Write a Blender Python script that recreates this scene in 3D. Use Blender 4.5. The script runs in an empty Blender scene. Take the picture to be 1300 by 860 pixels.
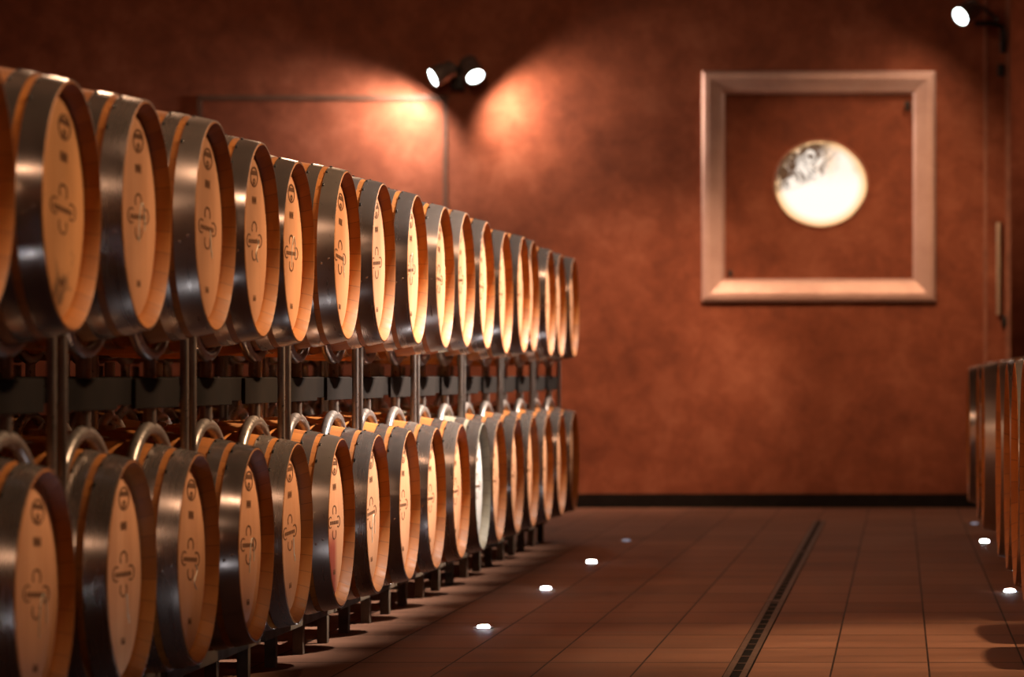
import bpy, bmesh, math, random
from mathutils import Vector, Matrix
R = random.Random(7)
C = bpy.context.scene.collection
sc = bpy.context.scene
PI = math.pi

# ------------------------------------------------------------------ helpers
def link(o, parent=None):
    C.objects.link(o)
    if parent is not None:
        o.parent = parent
    return o

def mesh_from(bm, mat, smooth=35, name='mesh'):
    bmesh.ops.recalc_face_normals(bm, faces=bm.faces)
    me = bpy.data.meshes.new(name)
    bm.to_mesh(me); bm.free()
    if mat is not None:
        me.materials.append(mat)
    if smooth:
        me.shade_smooth()
        me.set_sharp_from_angle(angle=math.radians(smooth))
    return me

def obj(name, bm, mat, parent=None, loc=(0, 0, 0), smooth=35):
    o = bpy.data.objects.new(name, mesh_from(bm, mat, smooth, name))
    o.location = loc
    return link(o, parent)

def thing(name, label, cat, loc=(0, 0, 0), group=None):
    o = bpy.data.objects.new(name, None)
    o.empty_display_size = .1
    o.location = loc
    return tag(link(o), label, cat, group)

def tag(o, label, cat, group=None):
    o['label'] = label; o['category'] = cat
    if group: o['group'] = group
    return o

def struct(name, bm, mat, loc=(0, 0, 0), label=None, smooth=0):
    o = obj(name, bm, mat, None, loc, smooth)
    o['kind'] = 'structure'
    if label: o['label'] = label
    return o

def box(bm, x0, x1, y0, y1, z0, z1, bevel=0.0):
    vs = [bm.verts.new((x, y, z)) for x in (x0, x1) for y in (y0, y1) for z in (z0, z1)]
    q = [(0, 1, 3, 2), (4, 6, 7, 5), (0, 4, 5, 1), (2, 3, 7, 6), (0, 2, 6, 4), (1, 5, 7, 3)]
    fs = [bm.faces.new([vs[i] for i in f]) for f in q]
    if bevel:
        es = list({e for f in fs for e in f.edges})
        bmesh.ops.bevel(bm, geom=es, offset=bevel, segments=2, affect='EDGES', profile=.6)
    return bm

def boxbm(*a, bevel=0.0):
    return box(bmesh.new(), *a, bevel=bevel)

def tube(bm, pts, r, seg=12, cap=True):
    pts = [Vector(p) for p in pts]
    n = len(pts); rings = []
    up = None
    for i, p in enumerate(pts):
        t = (pts[min(i + 1, n - 1)] - pts[max(i - 1, 0)]).normalized()
        if up is None:
            a = Vector((1, 0, 0)) if abs(t.x) < .9 else Vector((0, 1, 0))
            up = (a - t * a.dot(t)).normalized()
        else:
            up = (up - t * up.dot(t)).normalized()
        s = t.cross(up)
        rings.append([bm.verts.new(p + r * (math.cos(k * 2 * PI / seg) * up + math.sin(k * 2 * PI / seg) * s)) for k in range(seg)])
    for a, b in zip(rings, rings[1:]):
        for k in range(seg):
            bm.faces.new((a[k], a[(k + 1) % seg], b[(k + 1) % seg], b[k]))
    if cap:
        bm.faces.new(rings[0][::-1]); bm.faces.new(rings[-1])
    return bm

def lathe_x(bm, prof, seg=72, closed=False):
    """revolve (x, r) pairs about the local X axis"""
    rings = []
    for x, r in prof:
        rings.append([bm.verts.new((x, r * math.cos(2 * PI * k / seg), r * math.sin(2 * PI * k / seg))) for k in range(seg)])
    m = len(prof)
    for i in range(m if closed else m - 1):
        a, b = rings[i], rings[(i + 1) % m]
        for k in range(seg):
            bm.faces.new((a[k], a[(k + 1) % seg], b[(k + 1) % seg], b[k]))
    return rings

def dup(root, loc, label, group=None, name=None):
    r = root.copy(); C.objects.link(r); r.location = loc
    if name: r.name = name
    r['label'] = label
    if group: r['group'] = group
    for ch in list(root.children):
        c = ch.copy(); C.objects.link(c); c.parent = r
        for g in ch.children:
            d = g.copy(); C.objects.link(d); d.parent = c
    return r

# ------------------------------------------------------------------ materials
class NT:
    def __init__(s, name):
        s.m = bpy.data.materials.new(name); s.m.use_nodes = True
        s.t = s.m.node_tree; s.t.nodes.clear()
        s.out = s.n('ShaderNodeOutputMaterial')
        s.b = s.n('ShaderNodeBsdfPrincipled')
        s.l(s.b.outputs[0], s.out.inputs[0])
    def n(s, t, **k):
        x = s.t.nodes.new(t)
        for a, v in k.items(): setattr(x, a, v)
        return x
    def l(s, a, b): s.t.links.new(a, b)
    def put(s, sock, v):
        if hasattr(v, 'links') or isinstance(v, bpy.types.NodeSocket): s.l(v, sock)
        else: sock.default_value = v
    def math(s, op, a, b=0.0, clamp=False):
        x = s.n('ShaderNodeMath', operation=op, use_clamp=clamp)
        s.put(x.inputs[0], a); s.put(x.inputs[1], b)
        return x.outputs[0]
    def mapr(s, v, a, b, c=0.0, d=1.0):
        x = s.n('ShaderNodeMapRange'); s.put(x.inputs[0], v)
        for i, q in enumerate((a, b, c, d)): s.put(x.inputs[i + 1], q)
        return x.outputs[0]
    def noise(s, vec, scale, detail=4, rough=.55, dist=0.0):
        x = s.n('ShaderNodeTexNoise'); s.l(vec, x.inputs['Vector'])
        x.inputs['Scale'].default_value = scale; x.inputs['Detail'].default_value = detail
        x.inputs['Roughness'].default_value = rough; x.inputs['Distortion'].default_value = dist
        return x.outputs[0]
    def coord(s, out='Object', scale=None):
        c = s.n('ShaderNodeTexCoord').outputs[out]
        if scale:
            m = s.n('ShaderNodeMapping'); s.l(c, m.inputs[0]); m.inputs['Scale'].default_value = scale
            return m.outputs[0]
        return c
    def ramp(s, v, stops):
        x = s.n('ShaderNodeValToRGB'); s.put(x.inputs[0], v)
        e = x.color_ramp.elements
        while len(e) < len(stops): e.new(.5)
        for q, (p, c) in zip(e, stops):
            q.position = p; q.color = (*c, 1)
        return x.outputs[0]
    def mix(s, f, a, b, mode='MIX'):
        x = s.n('ShaderNodeMix', data_type='RGBA', blend_type=mode)
        s.put(x.inputs[0], f)
        s.put(x.inputs[6], a if not isinstance(a, tuple) else (*a, 1))
        s.put(x.inputs[7], b if not isinstance(b, tuple) else (*b, 1))
        return x.outputs[2]
    def bump(s, h, strength=.3, dist=.01):
        x = s.n('ShaderNodeBump'); s.l(h, x.inputs['Height'])
        x.inputs['Strength'].default_value = strength; x.inputs['Distance'].default_value = dist
        s.l(x.outputs[0], s.b.inputs['Normal'])
    def base(s, v): s.put(s.b.inputs['Base Color'], v if not isinstance(v, tuple) else (*v, 1))
    def set(s, **k):
        for a, v in k.items(): s.put(s.b.inputs[a.replace('_', ' ')], v)

def m_wall(name, a, b, c, rough=.75):
    t = NT(name); co = t.coord('Object')
    n1 = t.noise(co, 1.1, 5, .62, .4); n2 = t.noise(co, 5.0, 7, .68, .3); n3 = t.noise(co, 60, 2)
    f = t.math('ADD', t.math('MULTIPLY', n1, .42), t.math('MULTIPLY', n2, .58))
    col = t.ramp(f, [(.30, a), (.5, b), (.72, c)])
    t.base(col); t.set(Roughness=t.mapr(n2, .3, .7, rough - .1, rough + .1))
    t.b.inputs['Specular IOR Level'].default_value = .25
    t.bump(t.math('ADD', t.math('MULTIPLY', n2, .7), t.math('MULTIPLY', n3, .1)), .25, .02)
    return t.m

def m_wood(name, a, b, seam, staves=30, kind='stave', red=None, pale=0):
    """oak: staves around the local X axis, or upright head boards along local Z"""
    t = NT(name); co = t.coord('Object')
    sep = t.n('ShaderNodeSeparateXYZ'); t.l(co, sep.inputs[0])
    x, y, z = sep.outputs
    oi = t.n('ShaderNodeObjectInfo').outputs['Random']
    if kind == 'stave':
        u = t.math('MULTIPLY', t.math('ADD', t.math('ARCTAN2', y, z), PI), staves / (2 * PI))
        gr = t.n('ShaderNodeMapping'); t.l(co, gr.inputs[0]); gr.inputs['Scale'].default_value = (3, 34, 34)
    else:
        u = t.math('ADD', t.math('MULTIPLY', y, 1 / .083), 20.3)
        gr = t.n('ShaderNodeMapping'); t.l(co, gr.inputs[0]); gr.inputs['Scale'].default_value = (3, 60, 3.5)
    idx = t.math('FLOOR', u); fr = t.math('FRACT', u)
    wn = t.n('ShaderNodeTexWhiteNoise', noise_dimensions='1D')
    t.l(t.math('ADD', idx, t.math('MULTIPLY', oi, 77.0)), wn.inputs['W'])
    g = t.noise(gr.outputs[0], 1.0, 5, .6, .3)
    big = t.noise(co, 5, 3)
    f = t.math('ADD', t.math('ADD', t.math('MULTIPLY', wn.outputs[0], .34 if kind == 'stave' else .2), t.math('MULTIPLY', g, .42)), t.math('MULTIPLY', big, .3))
    col = t.mix(t.mapr(f, .25, .85), a, b)
    edge = t.math('MINIMUM', fr, t.math('SUBTRACT', 1.0, fr))
    w = .03 if kind == 'stave' else .012
    col = t.mix(t.mapr(edge, 0, w, .75, 0), col, seam)
    tone = t.n('ShaderNodeHueSaturation'); t.put(tone.inputs['Color'], col)
    t.put(tone.inputs['Value'], t.mapr(oi, 0, 1, .86, 1.12))
    col = tone.outputs[0]
    if red:      # a spill of wine that ran down the boards
        st = t.math('MULTIPLY', t.mapr(y, .055, .13, 1, 0), t.mapr(t.math('ADD', z, t.math('MULTIPLY', g, .12)), .05, -.02))
        col = t.mix(t.math('MULTIPLY', st, .85), col, red)
    if pale == 2:   # dark water stains on the lower boards
        sn = t.noise(co, 7, 4, .6, 1.2)
        col = t.mix(t.mapr(t.math('ADD', sn, t.math('MULTIPLY', z, -.6)), .62, .74, 0, .75), col, (.07, .03, .012))
    t.base(col); t.set(Roughness=t.mapr(g, .3, .7, .5, .68))
    t.b.inputs['Specular IOR Level'].default_value = .3
    t.bump(g, .12, .003)
    return t.m

def m_metal(name, a, b, r0, r1, metallic=1.0, scale=14):
    t = NT(name); co = t.coord('Object')
    n = t.noise(co, scale, 5, .65); n2 = t.noise(co, scale * 6, 3)
    t.base(t.mix(t.mapr(n, .35, .7), a, b))
    t.set(Metallic=metallic, Roughness=t.mapr(n2, .3, .7, r0, r1))
    t.bump(n2, .06, .002)
    return t.m

def m_plain(name, col, rough=.6, metallic=0.0, var=.25):
    t = NT(name); n = t.noise(t.coord('Object'), 9, 4)
    t.base(t.mix(t.mapr(n, .3, .7), tuple(c * (1 - var) for c in col), tuple(min(1, c * (1 + var)) for c in col)))
    t.set(Roughness=rough, Metallic=metallic)
    t.b.inputs['Specular IOR Level'].default_value = .5 if rough < .7 else .08
    return t.m

def m_emit(name, col, strength):
    t = NT(name); t.base((.02, .02, .02))
    t.b.inputs['Emission Color'].default_value = (*col, 1)
    n = t.noise(t.coord('Object'), 3, 1)
    t.put(t.b.inputs['Emission Strength'], t.mapr(n, 0, 1, strength * .95, strength * 1.05))
    return t.m

def m_moon():
    t = NT('glowing_stone'); co = t.coord('Object')
    sep = t.n('ShaderNodeSeparateXYZ'); t.l(co, sep.inputs[0]); x, y, z = sep.outputs
    n = t.noise(co, 7.5, 4, .6, 1.6); n2 = t.noise(co, 3.0, 3, .5, .5)
    # veins gather in a band on the upper left, the lower half is clear
    zz = t.math('SUBTRACT', z, t.math('MULTIPLY', x, .35))
    lo = t.mapr(t.math('ADD', zz, t.math('MULTIPLY', n2, .08)), .06, .14)
    hi = t.mapr(zz, .42, .30)
    lf = t.mapr(x, .16, -.02)
    reg = t.math('MULTIPLY', t.math('MULTIPLY', lo, hi), lf)
    v = t.mapr(n, .43, .52)
    dark = t.math('MULTIPLY', v, reg, True)
    cream = t.mapr(n2, .45, .7); up = t.mapr(z, -.02, .1)
    col = t.mix(t.math('MULTIPLY', cream, t.math('MULTIPLY', up, .85)), (1.0, .90, .78), (.95, .52, .22))
    rad = t.math('SQRT', t.math('ADD', t.math('MULTIPLY', x, x), t.math('MULTIPLY', t.math('MULTIPLY', z, z), 1.15)))
    col = t.mix(t.mapr(rad, .27, .335), col, (.95, .55, .24))
    col = t.mix(dark, col, (.02, .008, .003))
    t.base((.08, .05, .03)); t.put(t.b.inputs['Emission Color'], col)
    t.put(t.b.inputs['Emission Strength'], t.mapr(up, 0, 1, 1.2, 1.05))
    return t.m

def m_floor():
    t = NT('floor_tiles'); co = t.coord('Object')
    sep = t.n('ShaderNodeSeparateXYZ'); t.l(co, sep.inputs[0]); x, y, z = sep.outputs
    u = t.math('ADD', t.math('MULTIPLY', t.math('SUBTRACT', x, .1), 1 / .33), 60.0)
    ui = t.math('FLOOR', u); uf = t.math('FRACT', u)
    sh = t.math('MULTIPLY', t.math('MODULO', ui, 2.0), .5)
    v = t.math('ADD', t.math('MULTIPLY', t.math('SUBTRACT', y, 12.82), 1 / .64), 60.0)
    vi = t.math('FLOOR', v); vf = t.math('FRACT', v)
    e1 = t.math('MULTIPLY', t.math('MINIMUM', uf, t.math('SUBTRACT', 1.0, uf)), .33)
    e2 = t.math('MULTIPLY', t.math('MINIMUM', vf, t.math('SUBTRACT', 1.0, vf)), .64)
    j1 = t.mapr(e1, .002, .0045, 1, 0); j2 = t.mapr(e2, .006, .014, .8, 0)
    joint = t.math('MAXIMUM', j1, j2)
    cv = t.n('ShaderNodeCombineXYZ'); t.l(ui, cv.inputs[0]); t.l(vi, cv.inputs[1])
    wn = t.n('ShaderNodeTexWhiteNoise', noise_dimensions='2D'); t.l(cv.outputs[0], wn.inputs['Vector'])
    mp = t.n('ShaderNodeMapping'); t.l(co, mp.inputs[0]); mp.inputs['Scale'].default_value = (1.3, 5.5, 1)
    s = t.noise(mp.outputs[0], 1.0, 6, .65); big = t.noise(co, .9, 4)
    f = t.math('ADD', t.math('ADD', t.math('MULTIPLY', s, .6), t.math('MULTIPLY', wn.outputs[0], .16)), t.math('MULTIPLY', big, .3))
    col = t.ramp(f, [(.3, (.125, .054, .033)), (.55, (.230, .106, .067)), (.8, (.330, .163, .105))])
    col = t.mix(joint, col, (.02, .01, .008))
    t.base(col); t.set(Roughness=t.mapr(s, .3, .7, .55, .72))
    t.b.inputs['Specular IOR Level'].default_value = .12
    h = t.math('SUBTRACT', t.math('MULTIPLY', s, .25), joint)
    t.bump(h, .25, .006)
    return t.m

def m_hoop():
    t = NT('galvanised_hoop'); co = t.coord('Object')
    oi = t.n('ShaderNodeObjectInfo').outputs['Random']
    n = t.noise(co, 6, 4, .55); mp = t.n('ShaderNodeMapping'); t.l(co, mp.inputs[0]); mp.inputs['Scale'].default_value = (55, 5, 5)
    n2 = t.noise(mp.outputs[0], 1.0, 4, .6); sp = t.noise(co, 70, 2)
    f = t.math('ADD', t.math('MULTIPLY', n, .7), t.math('MULTIPLY', oi, .3))
    col = t.mix(t.mapr(f, .3, .75), (.30, .24, .22), (.41, .335, .30))
    col = t.mix(t.mapr(sp, .66, .76, 0, .5), col, (.12, .10, .09))
    t.base(col); t.set(Metallic=.82, Roughness=t.mapr(t.math('ADD', n2, t.math('MULTIPLY', oi, .5)), .4, 1.0, .19, .31))
    t.bump(n2, .03, .002)
    return t.m
M = dict(
    wall=m_wall('terracotta_plaster', (.12, .030, .013), (.23, .064, .030), (.38, .135, .075)),
    wall2=m_wall('terracotta_plaster_side', (.12, .040, .02), (.18, .06, .03), (.25, .09, .045)),
    ceil=m_plain('ceiling_concrete', (.12, .075, .05), .9),
    floor=m_floor(),
    stave=m_wood('oak_staves', (.30, .088, .012), (.50, .165, .024), (.06, .025, .01)),
    head=m_wood('oak_head', (.50, .212, .098), (.67, .322, .168), (.22, .09, .03), kind='head'),
    head_red=m_wood('oak_head_wine', (.50, .212, .098), (.67, .322, .168), (.22, .09, .03), kind='head', red=(.30, .025, .018)),
    head_dark=m_wood('oak_head_stained', (.46, .19, .065), (.62, .285, .12), (.22, .09, .03), kind='head', pale=2),
    head_pale=m_wood('oak_head_bleached', (.40, .36, .34), (.50, .46, .44), (.25, .2, .18), kind='head'),
    stave_pale=m_wood('oak_staves_grey', (.22, .18, .12), (.32, .27, .20), (.08, .06, .05)),
    hoop=m_hoop(),
    rivet=m_plain('dark_rivet', (.02, .018, .018), .5, .5),
    ink=m_plain('branded_ink', (.15, .065, .032), .8),
    chalk=m_plain('chalk', (.92, .76, .62), .9),
    rack=m_metal('rack_tube_steel', (.26, .21, .19), (.38, .31, .28), .26, .40, metallic=.7, scale=10),
    beam=m_plain('dark_beam', (.011, .0065, .005), .9),
    rail=m_plain('weathered_rail', (.11, .075, .052), .75, .0, .4),
    frame=m_metal('brushed_frame', (.52, .335, .29), (.62, .42, .37), .42, .55, metallic=.3, scale=5),
    dark=m_plain('black_metal', (.015, .013, .013), .5, .4),
    base=m_plain('dark_skirting', (.012, .009, .008), .7),
    trim=m_plain('dark_trim', (.11, .045, .025), .6),
    jamb=m_plain('jamb_red', (.30, .115, .07), .6),
    brass=m_metal('brushed_handle', (.55, .42, .30), (.68, .54, .40), .35, .45),
    grate=m_metal('drain_steel', (.085, .045, .030), (.13, .07, .047), .5, .65, metallic=.1),
    slot=m_plain('drain_void', (.008, .007, .007), .8),
    lens=m_emit('lamp_lens', (.86, 1.0, .98), 14),
    led=m_emit('led_lens', (.82, .91, 1.0), 75), led_dim=m_emit('led_lens_dim', (.80, .80, 1.0), .35),
    lamp=m_metal('lamp_housing', (.20, .16, .15), (.28, .23, .21), .4, .5, metallic=.6),
    moon=m_moon(),
    plug=m_plain('bung_silicone', (.35, .20, .12), .5),
)

# ------------------------------------------------------------------ room
XL, XR, YB, YW, ZC = -8.0, 4.0, -5.0, 26.33, 5.4
XC = .83                                   # where the end wall turns into a recess
struct('floor', boxbm(XL - .2, XR + .2, YB - .2, 29.2, -.2, 0), M['floor'])
struct('ceiling', boxbm(XL - .2, XR + .2, YB - .2, 29.2, ZC, ZC + .2), M['ceil'])
bm = boxbm(XL, XC, YW, YW + .25, 0, ZC)
struct('wall_end', bm, M['wall'])
struct('wall_recess', boxbm(XC + .0, XR, 28.4, 28.6, 0, ZC), M['wall'])
struct('wall_return', boxbm(XC - .2, XC, YW + .25, 28.4, 0, ZC), M['wall'])
struct('wall_left', boxbm(XL - .2, XL, YB, 28.6, 0, ZC), M['wall2'])
struct('wall_right', boxbm(XR, XR + .2, YB, 28.6, 0, ZC), M['wall2'])
struct('wall_back', boxbm(XL, XR, YB - .2, YB, 0, ZC), M['wall2'])
struct('baseboard_end', boxbm(XL, XC + .004, YW - .02, YW, 0, .105), M['base'])

# large flush door behind the left row: leaf and a dark narrow frame
d = struct('door_1', boxbm(-5.23, -3.43, YW - .006, YW - .0, .105, 3.06), M['wall'])
bm = bmesh.new()
box(bm, -5.27, -3.39, YW - .022, YW, 3.06, 3.10)
box(bm, -5.27, -5.235, YW - .022, YW, .105, 3.06)
box(bm, -3.425, -3.395, YW - .018, YW, .105, 3.06)
o = obj('door_frame', bm, M['trim'], d, smooth=0)

# narrow door leaf at the right corner, with jamb strips, pull handle and latches
d2 = struct('door_2', boxbm(.655, .80, YW - .03, YW, .105, ZC), M['wall'])
bm = bmesh.new()
box(bm, .632, .655, YW - .045, YW, .105, ZC)
box(bm, .795, .832, YW - .06, YW, .105, ZC)
obj('door_frame', bm, M['jamb'], d2, smooth=0)
bm = bmesh.new()
tube(bm, [(.745, YW - .085, 1.45), (.745, YW - .085, 2.14)], .022, 14)
tube(bm, [(.745, YW - .085, 1.56), (.745, YW - .028, 1.56)], .012, 10)
tube(bm, [(.745, YW - .085, 2.03), (.745, YW - .028, 2.03)], .012, 10)
obj('door_handle', bm, M['brass'], d2)
bm = boxbm(.765, .80, YW - .075, YW - .028, 1.36, 1.44, bevel=.006)
obj('latch', bm, M['dark'], d2)
bm = boxbm(.735, .785, YW - .065, YW - .028, 3.24, 3.33, bevel=.006)
obj('hinge', bm, M['dark'], d2)

# square frame on the end wall: four mitred, chamfered bars
FX0, FX1, FZ0, FZ1 = -1.483, .271, 1.549, 3.279
bm = bmesh.new()
prof = [(0, 0), (0, .055), (.022, .075), (.06, .078), (.125, .058), (.150, .052), (.172, .03), (.172, 0)]
loops = []
for inset, dep in prof:
    loops.append([bm.verts.new((x, YW - dep, z)) for x, z in (
        (FX0 + inset, FZ0 + inset), (FX1 - inset, FZ0 + inset), (FX1 - inset, FZ1 - inset), (FX0 + inset, FZ1 - inset))])
for i in range(len(loops)):
    a, b = loops[i], loops[(i + 1) % len(loops)]
    for k in range(4):
        bm.faces.new((a[k], a[(k + 1) % 4], b[(k + 1) % 4], b[k]))
fr = obj('square_frame', bm, M['frame'], smooth=0)
tag(fr, 'large pale pinkish metal square frame mounted on the red end wall', 'frame')

# glowing round panel in the middle of the frame
mo = thing('round_wall_lamp', 'round glowing white panel with dark branching veins inside the square frame', 'lamp', (-.592, YW, 2.434))
bm = bmesh.new(); rr = random.Random(3); N = 96; ring0 = []; ring1 = []; ring2 = []
ph = [rr.uniform(0, 6.28) for _ in range(5)]
for k in range(N):
    a = 2 * PI * k / N
    w = 1 + .006 * math.sin(5 * a + ph[0]) + .005 * math.sin(9 * a + ph[1]) + .006 * math.sin(3 * a + ph[2])
    px, pz = .342 * w * math.cos(a), .318 * w * math.sin(a)
    ring0.append(bm.verts.new((px, 0, pz))); ring1.append(bm.verts.new((px, -.02, pz))); ring2.append(bm.verts.new((px * .97, -.028, pz * .97)))
for A, B in ((ring0, ring1), (ring1, ring2)):
    for k in range(N):
        bm.faces.new((A[k], A[(k + 1) % N], B[(k + 1) % N], B[k]))
bm.faces.new(ring2); bm.faces.new(ring0[::-1])
obj('glowing_panel', bm, M['moon'], mo)
bm = bmesh.new()
pts = [(.352 * math.cos(2 * PI * k / 64), -.008, .328 * math.sin(2 * PI * k / 64)) for k in range(65)]
tube(bm, pts, .010, 8, cap=False)
obj('rim', bm, M['jamb'], mo)

# two small clips in the corners of the framed field
for (cx, cz, w_, h_, lab) in ((.06, 3.02, .035, .07, 'small dark clip in the upper right corner of the square frame'),
                      (-1.27, 1.76, .03, .05, 'small dark clip in the lower left corner of the square frame')):
    t = obj('corner_clip', boxbm(-w_ / 2, w_ / 2, -.03, 0, -h_ / 2, h_ / 2, bevel=.006), M['dark'], loc=(cx, YW, cz))
    tag(t, lab, 'clip')

# ------------------------------------------------------------------ spotlights on the end wall
def spotlight(pos, n, label, mount, power, color, group, beam):
    """pos = centre of the lens; n = its facing; mount = point on the wall"""
    n = Vector(n).normalized()
    root = thing('spotlight', label, 'lamp', mount, group)
    off = Vector(pos) - Vector(mount)
    q = n.to_track_quat('X', 'Z').to_matrix().to_4x4()
    def place(bm):
        bm.transform(Matrix.Translation(off) @ q); return bm
    bm = bmesh.new()
    rings = lathe_x(bm, [(-.005, .060), (.012, .066), (.012, .074), (-.02, .077), (-.10, .074), (-.125, .062), (-.165, .056), (-.175, .046)], 40)
    bm.faces.new(rings[-1])
    for kx in (-.115, -.135, -.152):
        lathe_x(bm, [(kx, .058), (kx, .069), (kx - .006, .069), (kx - .006, .058)], 40, closed=True)
    obj('housing', place(bm), M['lamp'], root)
    bm = bmesh.new()
    rings = lathe_x(bm, [(-.004, .0665), (.004, .0665), (.008, .045), (.010, .012)], 40)
    bm.faces.new(rings[0][::-1]); bm.faces.new(rings[-1])
    obj('lens', place(bm), M['lens'], root)
    back = off - n * .11
    bm = bmesh.new()
    tube(bm, [back, (back.x * .6, back.y, back.z + .03), (0, back.y, .03), (0, -.03, .0)], .013, 12)
    obj('arm', bm, M['dark'], root)
    L = bpy.data.lights.new('spotlight_beam', 'SPOT'); L.spot_size = math.radians(160); L.spot_blend = 1
    L.shadow_soft_size = .05; L.energy = power; L.color = color
    lo = bpy.data.objects.new('spotlight_beam', L); C.objects.link(lo)
    lo.location = Vector(pos) + n * .075
    lo.rotation_euler = Vector(beam).to_track_quat('-Z', 'Y').to_euler()
    return root

MX = -3.31
sp1 = spotlight((MX - .155, YW - .25, 3.215), (-.80, -.39, -.44), 'left spotlight of the pair above the left row, throwing light to the left', (MX, YW - .10, 3.235), 200, (1.0, .85, .74), 'wall spotlights', (-.58, 0, -.81))
sp2 = spotlight((MX + .150, YW - .24, 3.225), (.41, -.58, -.70), 'right spotlight of the pair above the left row, throwing light to the right', (MX, YW - .10, 3.235), 130, (1.0, .74, .56), 'wall spotlights', (.78, 0, -.63))
bx = obj('junction_box', boxbm(-.05, .05, -.10, .004, -.09, .09, bevel=.012), M['dark'], loc=(MX, YW, 3.225))
tag(bx, 'black junction box between the two spotlights over the left row', 'junction box')
sp3 = spotlight((.456, YW - .35, 3.66), (-.62, -.63, -.47), 'single spotlight high at the right end of the end wall', (.72, YW - .06, 3.62), 25, (1.0, .66, .42), 'wall spotlights', (-.5, -.25, -.82))
bm = bmesh.new()
tube(bm, [(.56, YW - .20, 3.62), (.70, YW - .20, 3.62), (.765, YW - .17, 3.60), (.775, YW - .12, 3.54), (.775, YW - .06, 3.42)], .022, 12)
obj('conduit', bm, M['dark'], sp3).matrix_parent_inverse = Matrix.Translation((-.72, -(YW - .06), -3.62))

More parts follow.
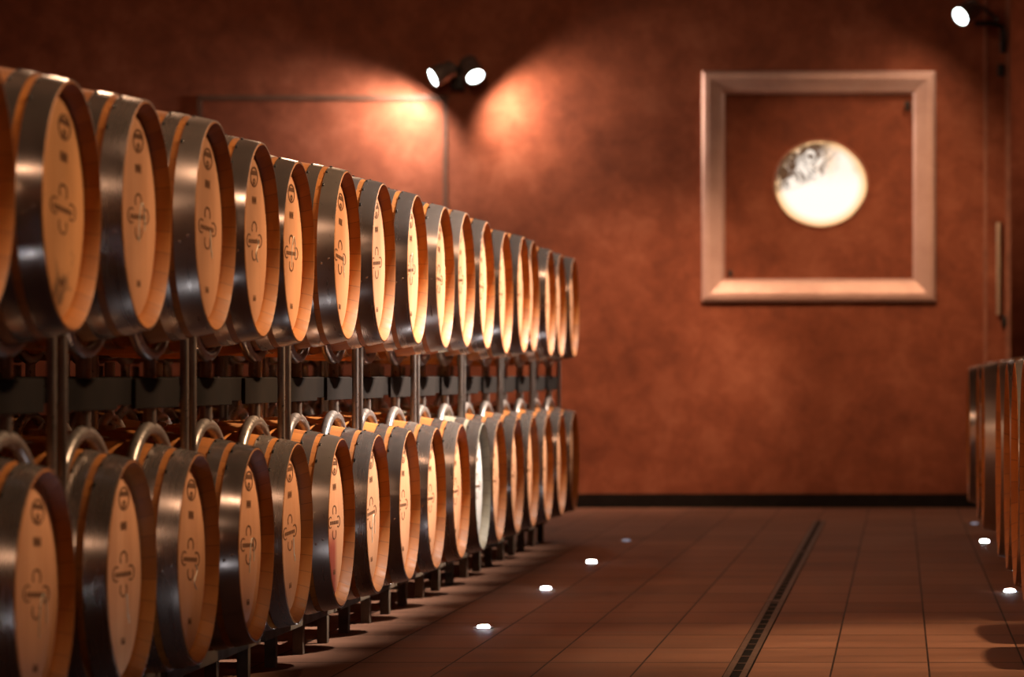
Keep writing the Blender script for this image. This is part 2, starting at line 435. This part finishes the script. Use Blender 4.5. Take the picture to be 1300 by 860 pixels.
# ------------------------------------------------------------------ barrels
def barrel(name, label, cat, L, Rb, Re, nst, group, hoops, headmat='head', stavemat='stave'):
    root = thing(name, label, cat, (0, 0, 0), group)
    up = (0, 0, Rb)
    def r(x): return Rb - (Rb - Re) * (2 * x / L) ** 2
    k = Rb / .345
    # staves: outer skin, chime, the inside of the rim down to the head groove
    prof = []
    inner = Re - .021 * k; depth = .036 * k
    xe = L / 2
    lip = [(xe - .001, Re - .0015), (xe, Re - .0035), (xe - .003, Re - .0065), (xe - .028, inner + .001), (xe - depth, inner - .002), (xe - depth - .012, inner - .003)]
    prof += [(-a, b) for a, b in reversed(lip)]
    nseg = 22
    for i in range(0, nseg + 1):
        x = -xe + .003 + (L - .006) * i / nseg; prof.append((x, r(x)))
    prof += lip
    bm = bmesh.new(); lathe_x(bm, prof, 96)
    obj('staves', bm, M[stavemat], root, up, 40)
    # heads: shallow discs with a bevelled edge
    for s in (1, -1):
        bm = bmesh.new()
        hx = xe - depth
        rings = lathe_x(bm, [(s * (hx - .014), inner + .001), (s * (hx - .006), inner + .001), (s * hx, inner - .010), (s * hx, inner * .55)], 96)
        bm.faces.new(rings[-1])
        obj('head', bm, M[headmat if s == 1 else 'head'], root, up, 30)
    # hoops
    for (d0, d1) in hoops:
        for s in (1, -1):
            a, b = s * (xe - d0), s * (xe - d1)
            bm = bmesh.new()
            m_ = (a + b) / 2
            outer = [(a, r(a) + .0005), (a, r(a) + .003), (m_, r(m_) + .0034), (b, r(b) + .003), (b, r(b) + .0005), (m_, r(m_) + .0003)]
            lathe_x(bm, outer, 96, closed=True)
            # lap of the hoop with its rivets on the side facing down the aisle
            ang0 = math.radians(187 + (9 if d0 > .05 else 0))
            for j in range(7):
                pass
            for (da, fx) in ((0, .3), (.05, .7)):
                an = ang0 + da
                xx = a + (b - a) * fx
                rad = r(xx) + .004
                c = Vector((xx, rad * math.cos(an), rad * math.sin(an)))
                mt = Matrix.Translation(c) @ Matrix.Rotation(an, 4, 'X') @ Matrix.Diagonal((1, .6, 1, 1))
                bmesh.ops.create_icosphere(bm, subdivisions=1, radius=.0055, matrix=mt)
            nf = len(bm.faces)
            if s == 1 and d0 < .2:                       # small hoop nails along the inner edge, near the top
                for q in range(6):
                    an = PI / 2 + (q - 2.5) * .30 + .1 * (d0 > .05)
                    xx = b + .004; rad = r(xx) + .0035
                    mt = Matrix.Translation((xx, rad * math.cos(an), rad * math.sin(an))) @ Matrix.Rotation(an, 4, 'X')
                    bmesh.ops.create_cube(bm, size=1, matrix=mt @ Matrix.Diagonal((.007, .006, .010, 1)))
            bm.faces.ensure_lookup_table()
            for f_ in bm.faces[nf:]: f_.material_index = 1
            h = obj('hoop', bm, M['hoop'], root, up, 40)
            h.data.materials.append(M['rivet'])
    # bung in the bilge
    bm = bmesh.new(); tube(bm, [(0, 0, Rb - .008), (0, 0, Rb + .014)], .024, 20)
    obj('bung', bm, M['plug'], root, up)
    # brand marks burnt on the aisle-side head
    hx = xe - depth; pr = [None]
    def flat(poly):
        b_ = pr[0]
        b_.faces.new([b_.verts.new((hx + .0011, (y * 2 + .05) * k, z * k)) for y, z in poly])
    def ringf(cy, cz, ro, ri, a0=0, a1=2 * PI, n=28, sy=1, sz=1):
        for i in range(n):
            p, q = a0 + (a1 - a0) * i / n, a0 + (a1 - a0) * (i + 1) / n
            flat([(cy + sy * ro * math.cos(p), cz + sz * ro * math.sin(p)), (cy + sy * ro * math.cos(q), cz + sz * ro * math.sin(q)),
                  (cy + sy * ri * math.cos(q), cz + sz * ri * math.sin(q)), (cy + sy * ri * math.cos(p), cz + sz * ri * math.sin(p))])
    def rect(y0, y1, z0, z1): flat([(y0, z0), (y1, z0), (y1, z1), (y0, z1)])
    def stamp(name):
        bmesh.ops.remove_doubles(pr[0], verts=list(pr[0].verts), dist=1e-5)
        bmesh.ops.solidify(pr[0], geom=list(pr[0].faces), thickness=.0006)
        obj(name, pr[0], M['ink'], root, up, 0)
    pr[0] = bmesh.new()
    ringf(0, .192, .031, .0255)                                   # seal: ring, bar, small inner ring
    rect(-.024, .024, .198, .211)
    ringf(0, .178, .010, .004)
    stamp('seal_print'); pr[0] = bmesh.new()
    for q in range(4): rect(-.017 + q * .009, -.011 + q * .009, .115, .129)        # date stamp
    rect(-.018, .018, .1115, .1135); rect(-.018, .018, .1305, .1325)
    stamp('date_lettering'); pr[0] = bmesh.new()
    rect(-.003, .003, .052, .058)
    for cy, cz, a in ((0, .038, 0), (0, -.040, PI), (.042, 0, -PI / 2), (-.042, 0, PI / 2)):   # four-lobed crest
        ringf(cy, cz, .021, .0165, a - .6, a + PI + .6, 18)
    for q in range(7): rect(-.046 + q * .0135, -.037 + q * .0135, -.008, .004)
    stamp('crest_print'); pr[0] = bmesh.new()
    for q in range(2): rect(-.010 + q * .012, -.002 + q * .012, -.182, -.170)      # small mark low on the head
    rect(-.011, .011, -.168, -.1655)
    stamp('number_lettering')
    return root

HO = [(.0015, .058), (.077, .118), (.262, .300)]
LB, RB, RE = .90, .345, .29
F, VX, VY = 4450.0, 1142.0, 476.0
def Zc(j): return .79 * (9.32 + j)              # depth of column j (lower-row numbering)
up_x = {2: 93, 3: 188, 4: 275, 5: 334, 6: 380.5, 7: 442, 8: 488, 9: 531, 10: 566, 11: 593, 12: 619, 13: 643, 14: 665.5, 15: 678, 16: 699.7, 17: 713, 18: 729.5}
up_y = {2: 422, 3: 418, 4: 420, 5: 428, 6: 434.5, 7: 431, 8: 433.5, 9: 437, 10: 442, 11: 439, 12: 443, 13: 450, 14: 447.7, 15: 446.5, 16: 453, 17: 453, 18: 453}
lo_x = {1: 59, 2: 169, 3: 253.5, 4: 326.5, 5: 378.7, 6: 434.6, 7: 481, 8: 521, 9: 555, 10: 586.6, 11: 613.8, 12: 634.9, 13: 657.6, 14: 677.5, 15: 696.3, 16: 713.7, 17: 729.8}
ordw = ['nearest', 'second', 'third', 'fourth', 'fifth', 'sixth', 'seventh', 'eighth', 'ninth', 'tenth', 'eleventh', 'twelfth',
        'thirteenth', 'fourteenth', 'fifteenth', 'sixteenth', 'seventeenth', 'eighteenth']
GU, GL = 'oak barrels on the upper tier', 'oak barrels on the lower tier'
proto = barrel('oak_barrel', '', 'barrel', LB, RB, RE, 30, GU, HO)
def chalk(root, seed, cy, cz):
    rr = random.Random(seed); bm = bmesh.new(); hx = LB / 2 - .036
    pts = []; y, z = cy, cz
    kind = seed % 3
    for i in range(15):
        t = i / 14
        if kind == 0: p = (cy + .035 * math.cos(3.6 * t - .3), cz + .07 * math.sin(3.6 * t - .3) - .04 * t)
        elif kind == 1: p = (cy + .03 * t, cz - .08 * t + .012 * math.sin(9 * t))
        else: p = (cy + .02 * math.sin(7 * t), cz - .07 * t)
        pts.append((hx + .001, *p))
    tube(bm, pts, .0016, 6)
    obj('chalk_mark', bm, M['chalk'], root, (0, 0, RB), 0)
used = [False]
def put_barrel(X, Y, zc, label, group, flip=False, head=None, stave=None):
    loc = (-(X) - LB / 2, Y, zc - RB)
    if not used[0]:
        used[0] = True; b = proto; b.location = loc; b['label'] = label; b['group'] = group
    else:
        b = dup(proto0, loc, label, group)
    roll = R.uniform(-.07, .07)
    for c in b.children:
        if c.name.split('.')[0] in ('staves', 'hoop'): c.rotation_euler.x = roll + R.uniform(-.05, .05)
        if c.name.split('.')[0] in ('seal_print', 'date_lettering', 'crest_print', 'number_lettering'): c.rotation_euler.x = roll
        if head and c.name.split('.')[0] == 'head' and c.data.materials[0] == M['head'] and (c.data.vertices[0].co.x > 0):
            c.data = c.data.copy(); c.data.materials[0] = M[head]
        if stave and c.name.split('.')[0] == 'staves':
            c.data = c.data.copy(); c.data.materials[0] = M[stave]
    return b
proto0 = proto
# keep an untouched pristine copy source: children of proto are shared data, per-object rotation only
clean = {}
special_u = {2: ('head_dark', None, 'dark stained head')}
special_l = {6: ('head_red', None, 'a red wine stain'), 11: ('head_pale', 'stave_pale', 'a pale greyish head and rim')}
for i in range(1, 19):
    Y = Zc(i - 1)
    if i == 1: X = 1.93; zc = 1.402
    else:
        X = (VX - up_x[i]) * Y / F
        zc = 1 + (VY - up_y[i]) * Y / F + RE
        zc = max(1.392, min(1.412, zc))
    sp = special_u.get(i, (None, None, None))
    w = ordw[i - 1]
    lab = f'oak barrel on the upper tier, {w} from the camera in the front row'
    if i == 1: lab = 'oak barrel on the upper tier cut off at the left, nearest the camera'
    if i == 18: lab = 'last oak barrel at the far end of the upper tier, by the end wall'
    if sp[2]: lab = f'oak barrel with {sp[2]}, {w} from the camera, upper tier'
    b = put_barrel(X, Y, zc, lab, GU, head=sp[0], stave=sp[1])
    if i in (3, 4, 5, 6, 7, 9): chalk(b, i, R.uniform(.08, .13), R.uniform(-.02, .03))
for j in range(1, 18):
    Y = Zc(j); X = (VX - lo_x[j]) * Y / F
    sp = special_l.get(j, (None, None, None)); w = ordw[j - 1]
    lab = f'oak barrel on the lower tier, {w} from the camera in the front row'
    if j == 17: lab = 'last oak barrel at the far end of the lower tier, by the end wall'
    if sp[2]: lab = f'oak barrel with {sp[2]}, {w} from the camera, lower tier'
    b = put_barrel(X, Y, .490 + R.uniform(-.002, .002), lab, GL, head=sp[0], stave=sp[1])
    if j in (1, 2, 3, 4, 5, 7): chalk(b, j + 2, R.uniform(.07, .12), R.uniform(-.10, -.02))
# second row behind, glimpsed through the gap between the tiers
for j in range(6, 18):
    Y = Zc(j)
    put_barrel(3.02 + R.uniform(-.02, .02), Y, .490, f'lower oak barrel of the back row, {ordw[j-6]} from its near end', 'back row barrels below')
    put_barrel(3.02 + R.uniform(-.02, .02), Y, 1.402, f'upper oak barrel of the back row, {ordw[j-6]} from its near end', 'back row barrels above')

# ------------------------------------------------------------------ racks
def arc(x, zc, rad, half, sign, n=18):
    return [(x, rad * math.sin(-half + 2 * half * i / n), zc + sign * rad * math.cos(-half + 2 * half * i / n)) for i in range(n + 1)]

TR = .0185
def make_rack(label, group):
    root = thing('barrel_rack', label, 'rack', (0, 0, 0), group)      # origin: floor, middle of the module, head plane at x = 0
    for xf in (-.155, -.80):
        for s in (-1, 1):
            bm = bmesh.new(); tube(bm, [(xf + .015, s * .735, .172), (xf + .015, s * .735, 1.13)], .0125, 14)
            obj('post', bm, M['rack'], root)
        fr_ = xf == -.155
        bm = boxbm(xf - .03, xf + (.0 if fr_ else .02), -.72, .72, .918, .992, bevel=.004)
        obj('crossbar', bm, M['beam'], root, smooth=0)
        for s in (-1, 1):
            y = s * .395
            bm = boxbm(xf + .0, xf + .012, y - .285, y + .285, .908, .990, bevel=.003)
            if fr_: obj('cover_plate', bm, M['beam'], root, smooth=0)
            else: bm.free()
            bm = bmesh.new(); tube(bm, [(xf - .012, y, .858), (xf - .012, y, 1.044)], TR, 12)
            obj('stub_post', bm, M['rack'], root)
            bm = bmesh.new(); tube(bm, [Vector(p) + Vector((0, y, 0)) for p in arc(xf - .012, 1.400, .345 if fr_ else .332, 1.05, -1)], TR, 12)
            obj('cradle', bm, M['rack'], root)
            bm = bmesh.new(); tube(bm, [Vector(p) + Vector((0, y, 0)) for p in arc(xf - .012, .490, .362, 1.05, 1)], TR, 12)
            obj('retaining_arch', bm, M['rack'], root)
    for s in (-1, 1):                                              # cross ties front to back
        bm = boxbm(-.80, -.155, s * .735 - .015, s * .735 + .015, .93, .97, bevel=.003)
        obj('tie_bar', bm, M['beam'], root, smooth=0)
    return root
def make_base(label, group):
    root = thing('rack_base', label, 'rack base', (0, 0, 0), group)
    for xf in (-.21, -.70):
        obj('rail', boxbm(xf - .04, xf, -.745, .745, .105, .160, bevel=.004), M['rail'], root, smooth=0)
        for y in (-.52, .03, .56):
            obj('foot', boxbm(xf - .042, xf - .004, y - .022, y + .022, 0, .105, bevel=.003), M['rail'], root, smooth=0)
    obj('tie_bar', boxbm(-.70, -.25, -.03, .03, .108, .138), M['beam'], root, smooth=0)
    return root
XH = 1.915
rack0 = base0 = None
for m in range(9):
    yc = .79 * (9.32 + 2 * m + .5)             # middle of columns 2m and 2m+1
    lab = f'tubular steel barrel rack, {ordw[m]} from the camera, holding the front barrels'
    labb = f'low dark rail on short feet under the lower barrels, {ordw[m]} from the camera'
    if rack0 is None:
        rack0 = make_rack(lab, 'barrel racks of the front row'); rack0.location = (-XH, yc, 0)
        base0 = make_base(labb, 'rails under the front row'); base0.location = (-XH, yc, 0)
    else:
        dup(rack0, (-XH, yc, 0), lab); dup(base0, (-XH, yc, 0), labb)
for m in range(3, 9):
    yc = .79 * (9.32 + 2 * m + .5)
    dup(rack0, (-3.03, yc, 0), f'tubular steel barrel rack of the back row, {ordw[m-3]} from its near end', 'barrel racks of the back row')
    dup(base0, (-3.03, yc, 0), f'low dark rail under the back row, {ordw[m-3]} from its near end', 'rails under the back row')

# ------------------------------------------------------------------ right-hand row of large casks
GR = 'large casks along the right side'
HB = [(.002, .075), (.10, .155), (.32, .37)]
LBB, RBB, REB = 1.12, .50, .4225
cz = .622
big = barrel('large_cask', '', 'barrel', LBB, RBB, REB, 36, GR, HB)
Ys = [12.36, 13.36, 14.45, 15.56, 18.35, 19.6, 22.2]
labs = ['large oak cask nearest the camera at the right edge', 'second large oak cask from the right edge in the right row', 'third large oak cask from the right edge in the right row',
        'fourth large oak cask from the right edge, before the gap in the row', 'large oak cask showing its broad shiny hoop just beyond the gap', 'large oak cask second beyond the gap in the right row', 'last large oak cask at the far end of the right row']
for i, (y, lab) in enumerate(zip(Ys, labs)):
    X = .437 + (0.0, 0, .004, 0, -.002, .0, -.003)[i]
    loc = (X + LBB / 2, y, cz - RBB)
    b = big if i == 0 else dup(big, loc, lab, GR)
    b.location = loc; b.rotation_euler.z = PI; b['label'] = lab
cr0 = None
for i, y in enumerate(Ys):
    lab = ['nearest', 'second', 'third', 'fourth', 'fifth', 'sixth', 'seventh'][i]
    lab = f'low dark timber cradle under the {lab} large cask of the right row'
    if cr0 is None:
        cr0 = thing('cask_cradle', lab, 'cradle', (.437, y, 0), 'cradles under the large casks')
        for xx in (.22, .82):
            obj('bearer', boxbm(xx, xx + .08, -.40, .40, 0, .118, bevel=.004), M['beam'], cr0, smooth=0)
            for s in (-1, 1):
                bm = bmesh.new()
                pr = [(s * .20, .118), (s * .38, .118), (s * .38, .20), (s * .34, .215)]
                a = [bm.verts.new((xx + .01, p, q)) for p, q in pr]; b_ = [bm.verts.new((xx + .07, p, q)) for p, q in pr]
                bm.faces.new(a); bm.faces.new(b_[::-1])
                for k in range(4): bm.faces.new((a[k], a[(k + 1) % 4], b_[(k + 1) % 4], b_[k]))
                obj('wedge', bm, M['beam'], cr0, smooth=0)
    else:
        dup(cr0, (.437, y, 0), lab)

# ------------------------------------------------------------------ floor: drain and recessed lights
dr = thing('slot_drain', 'long narrow slotted floor drain running down the aisle', 'drain', (-.545, 11, 0))
bm = bmesh.new()
box(bm, -.038, -.016, -2.0, 12.95, 0, .004); box(bm, .016, .038, -2.0, 12.95, 0, .004)
obj('edge_plate', bm, M['grate'], dr, smooth=0)
obj('channel', boxbm(-.016, .016, -2.0, 12.95, .0005, .0015), M['slot'], dr, smooth=0)
y = -1.9; bar0 = obj('cross_bar', boxbm(-.016, .016, 0, .022, .0015, .0035), M['grate'], dr, (0, -1.98, 0), smooth=0)
while y < 12.9:
    q_ = bar0.copy(); C.objects.link(q_); q_.parent = dr; q_.location = (0, y, 0)
    y += .30 if y < 1.6 else .26
gb = bmesh.new()
box(gb, -.0425, -.038, -2.0, 12.95, 0, .0012); box(gb, .038, .0425, -2.0, 12.95, 0, .0012)
obj('groove', gb, M['slot'], dr, smooth=0)
for y0 in (4.42, 8.7):
    obj('joint_plate', boxbm(-.04, .04, y0 - .04, y0 + .04, .0036, .006, bevel=.001), M['grate'], dr, smooth=0)

led0 = None
def put_led(x, y, lab, grp):
    global led0
    if led0 is None:
        led0 = thing('floor_light', lab, 'light', (x, y, 0), grp)
        bm = bmesh.new()
        tube(bm, [(0, 0, 0), (0, 0, .004)], .040, 28)
        obj('bezel', bm, M['rack'], led0)
        bm = bmesh.new()
        N = 24; prof = [(.024, .003), (.0235, .009), (.019, .012), (.008, .0125)]
        rings = [[bm.verts.new((r_ * math.cos(2 * PI * k / N), r_ * math.sin(2 * PI * k / N) * 1.25, z)) for k in range(N)] for r_, z in prof]
        for a, b_ in zip(rings, rings[1:]):
            for k in range(N): bm.faces.new((a[k], a[(k + 1) % N], b_[(k + 1) % N], b_[k]))
        bm.faces.new(rings[-1])
        obj('lens', bm, M['led'], led0)
        return led0
    return dup(led0, (x, y, 0), lab, grp)
GF = 'recessed floor lights along the aisle'
put_led(-1.64, 13.82, 'small white floor light beside the left row, nearest the camera', GF)
put_led(-1.645, 16.30, 'small white floor light beside the left row, middle of three', GF)
put_led(-1.636, 18.62, 'small white floor light beside the left row, farthest of three', GF)
put_led(.507, 16.12, 'small white floor light by the right casks, nearest the camera', GF)
put_led(.507, 20.9, 'small white floor light by the right casks, in front of the broad shiny hoop', GF)
for x_, y_, lab_ in ((.50, 23.4, 'faint floor light farthest along the right casks, near the end wall'),
                     (-1.637, 21.0, 'faint unlit floor light past the three white ones beside the left row')):
    q_ = put_led(x_, y_, lab_, GF)
    for c in q_.children:
        if c.name.startswith('lens'): c.data = c.data.copy(); c.data.materials[0] = M['led_dim']
# the same run of lights continues towards the camera outside the frame; the hoops mirror them
for k, y in enumerate((11.25, 9.0, 6.6, 4.2)):
    put_led(-1.64, y, f'floor light of the left run nearer than the picture edge, {ordw[k+1]} before the frame', 'floor lights before the frame')

# ------------------------------------------------------------------ light
def spot(name, loc, target, power, size, color, blend=.6, radius=.06):
    L = bpy.data.lights.new(name, 'SPOT'); L.energy = power; L.spot_size = math.radians(size); L.spot_blend = blend
    L.color = color; L.shadow_soft_size = radius
    o = bpy.data.objects.new(name, L); C.objects.link(o); o.location = loc
    o.rotation_euler = (Vector(target) - Vector(loc)).to_track_quat('-Z', 'Y').to_euler()
    return o
WARM = (1.0, .66, .36)
def lamp(name, loc, power, color, radius=.1):
    L = bpy.data.lights.new(name, 'POINT'); L.energy = power; L.color = color; L.shadow_soft_size = radius
    o = bpy.data.objects.new(name, L); C.objects.link(o); o.location = loc
    return o
KEY = ((7.3, 560), (8.7, 640), (9.8, 740), (10.9, 1050), (12.0, 2000), (13.1, 3500), (14.2, 4900), (15.3, 5300), (16.4, 5000), (17.5, 3900), (18.7, 2900), (20.6, 2500))
for k in range(18):
    y = 7.4 + .78 * k
    p = next(a[1] + (b[1] - a[1]) * (y - a[0]) / (b[0] - a[0]) for a, b in zip(KEY, KEY[1:] + ((22, 2500),)) if a[0] <= y < b[0])
    spot('ceiling_key', (1.4, y + 2.0, 4.6), (-1.9, y, 1.22 if y > 12.5 else 1.36), p, 16.5, (1.0, .88, .74) if y > 12.5 else (1.0, .69, .40), .7)
spot('floor_downlight', (1.0, 12.3, 5.2), (.40, 12.7, 0), 1000, 40, WARM, 1, .08)
for y in (2.4, 7.5, 12.5, 17.5):
    spot('aisle_pendant', (-.9, y, 4.6), (-2.3, y + 4.2, 1.5), 80, 66, (1.0, .62, .38), .5, .12)
for y in (6, 11, 16, 22):
    lamp('rack_fill', (-3.3, y, 4.7), 75, (1.0, .62, .38), .13)  # unseen fill lights added to lift the barrel tops and back row
lamp('aisle_fill', (1.6, 3.0, 4.6), 15, (1.0, .62, .36), .13)  # weak unseen fill added for ambient light
lamp('recess_fill', (1.6, 27.4, 3.0), 22, (1.0, .60, .36), .1)  # unseen fill added to keep the recess from going black
for x in (-5.5, -2.0, 1.5):
    spot('back_wall_washer', (x, YB + .9, 4.9), (x, YB, 2.2), 220, 110, (1.0, .60, .32), 1, .08)
spot('end_wall_wash', (-1.2, 22.5, 4.4), (-2.0, YW, 1.0), 980, 32, (1.0, .60, .36), 1, .08)
spot('end_wall_wash', (-.2, 22.0, 4.4), (-.2, YW, 1.75), 700, 38, (1.0, .58, .32), 1, .08)

w = bpy.data.worlds.new('World'); sc.world = w; w.use_nodes = True
w.node_tree.nodes['Background'].inputs[0].default_value = (.02, .012, .009, 1)
w.node_tree.nodes['Background'].inputs[1].default_value = .3

# ------------------------------------------------------------------ camera
cam = bpy.data.cameras.new('Camera'); co = bpy.data.objects.new('Camera', cam); C.objects.link(co)
co.location = (0, 0, 1.0); co.rotation_euler = (PI / 2, 0, 0)
cam.sensor_width = 36; cam.lens = 36 * F / 1300
cam.shift_x = -(VX - 650) / 1300; cam.shift_y = (VY - 430) / 1300
cam.clip_end = 100
cam.dof.use_dof = True; cam.dof.focus_distance = 12.2; cam.dof.aperture_fstop = 3.4
sc.camera = co
sc.view_settings.view_transform = 'Standard'; sc.view_settings.look = 'None'
sc.view_settings.exposure = 0; sc.view_settings.gamma = 1; sc.view_settings.use_curve_mapping = False
sc.cycles.use_denoising = True
sc.cycles.max_bounces = 8; sc.cycles.diffuse_bounces = 4; sc.cycles.glossy_bounces = 4
sc.cycles.sample_clamp_indirect = 6
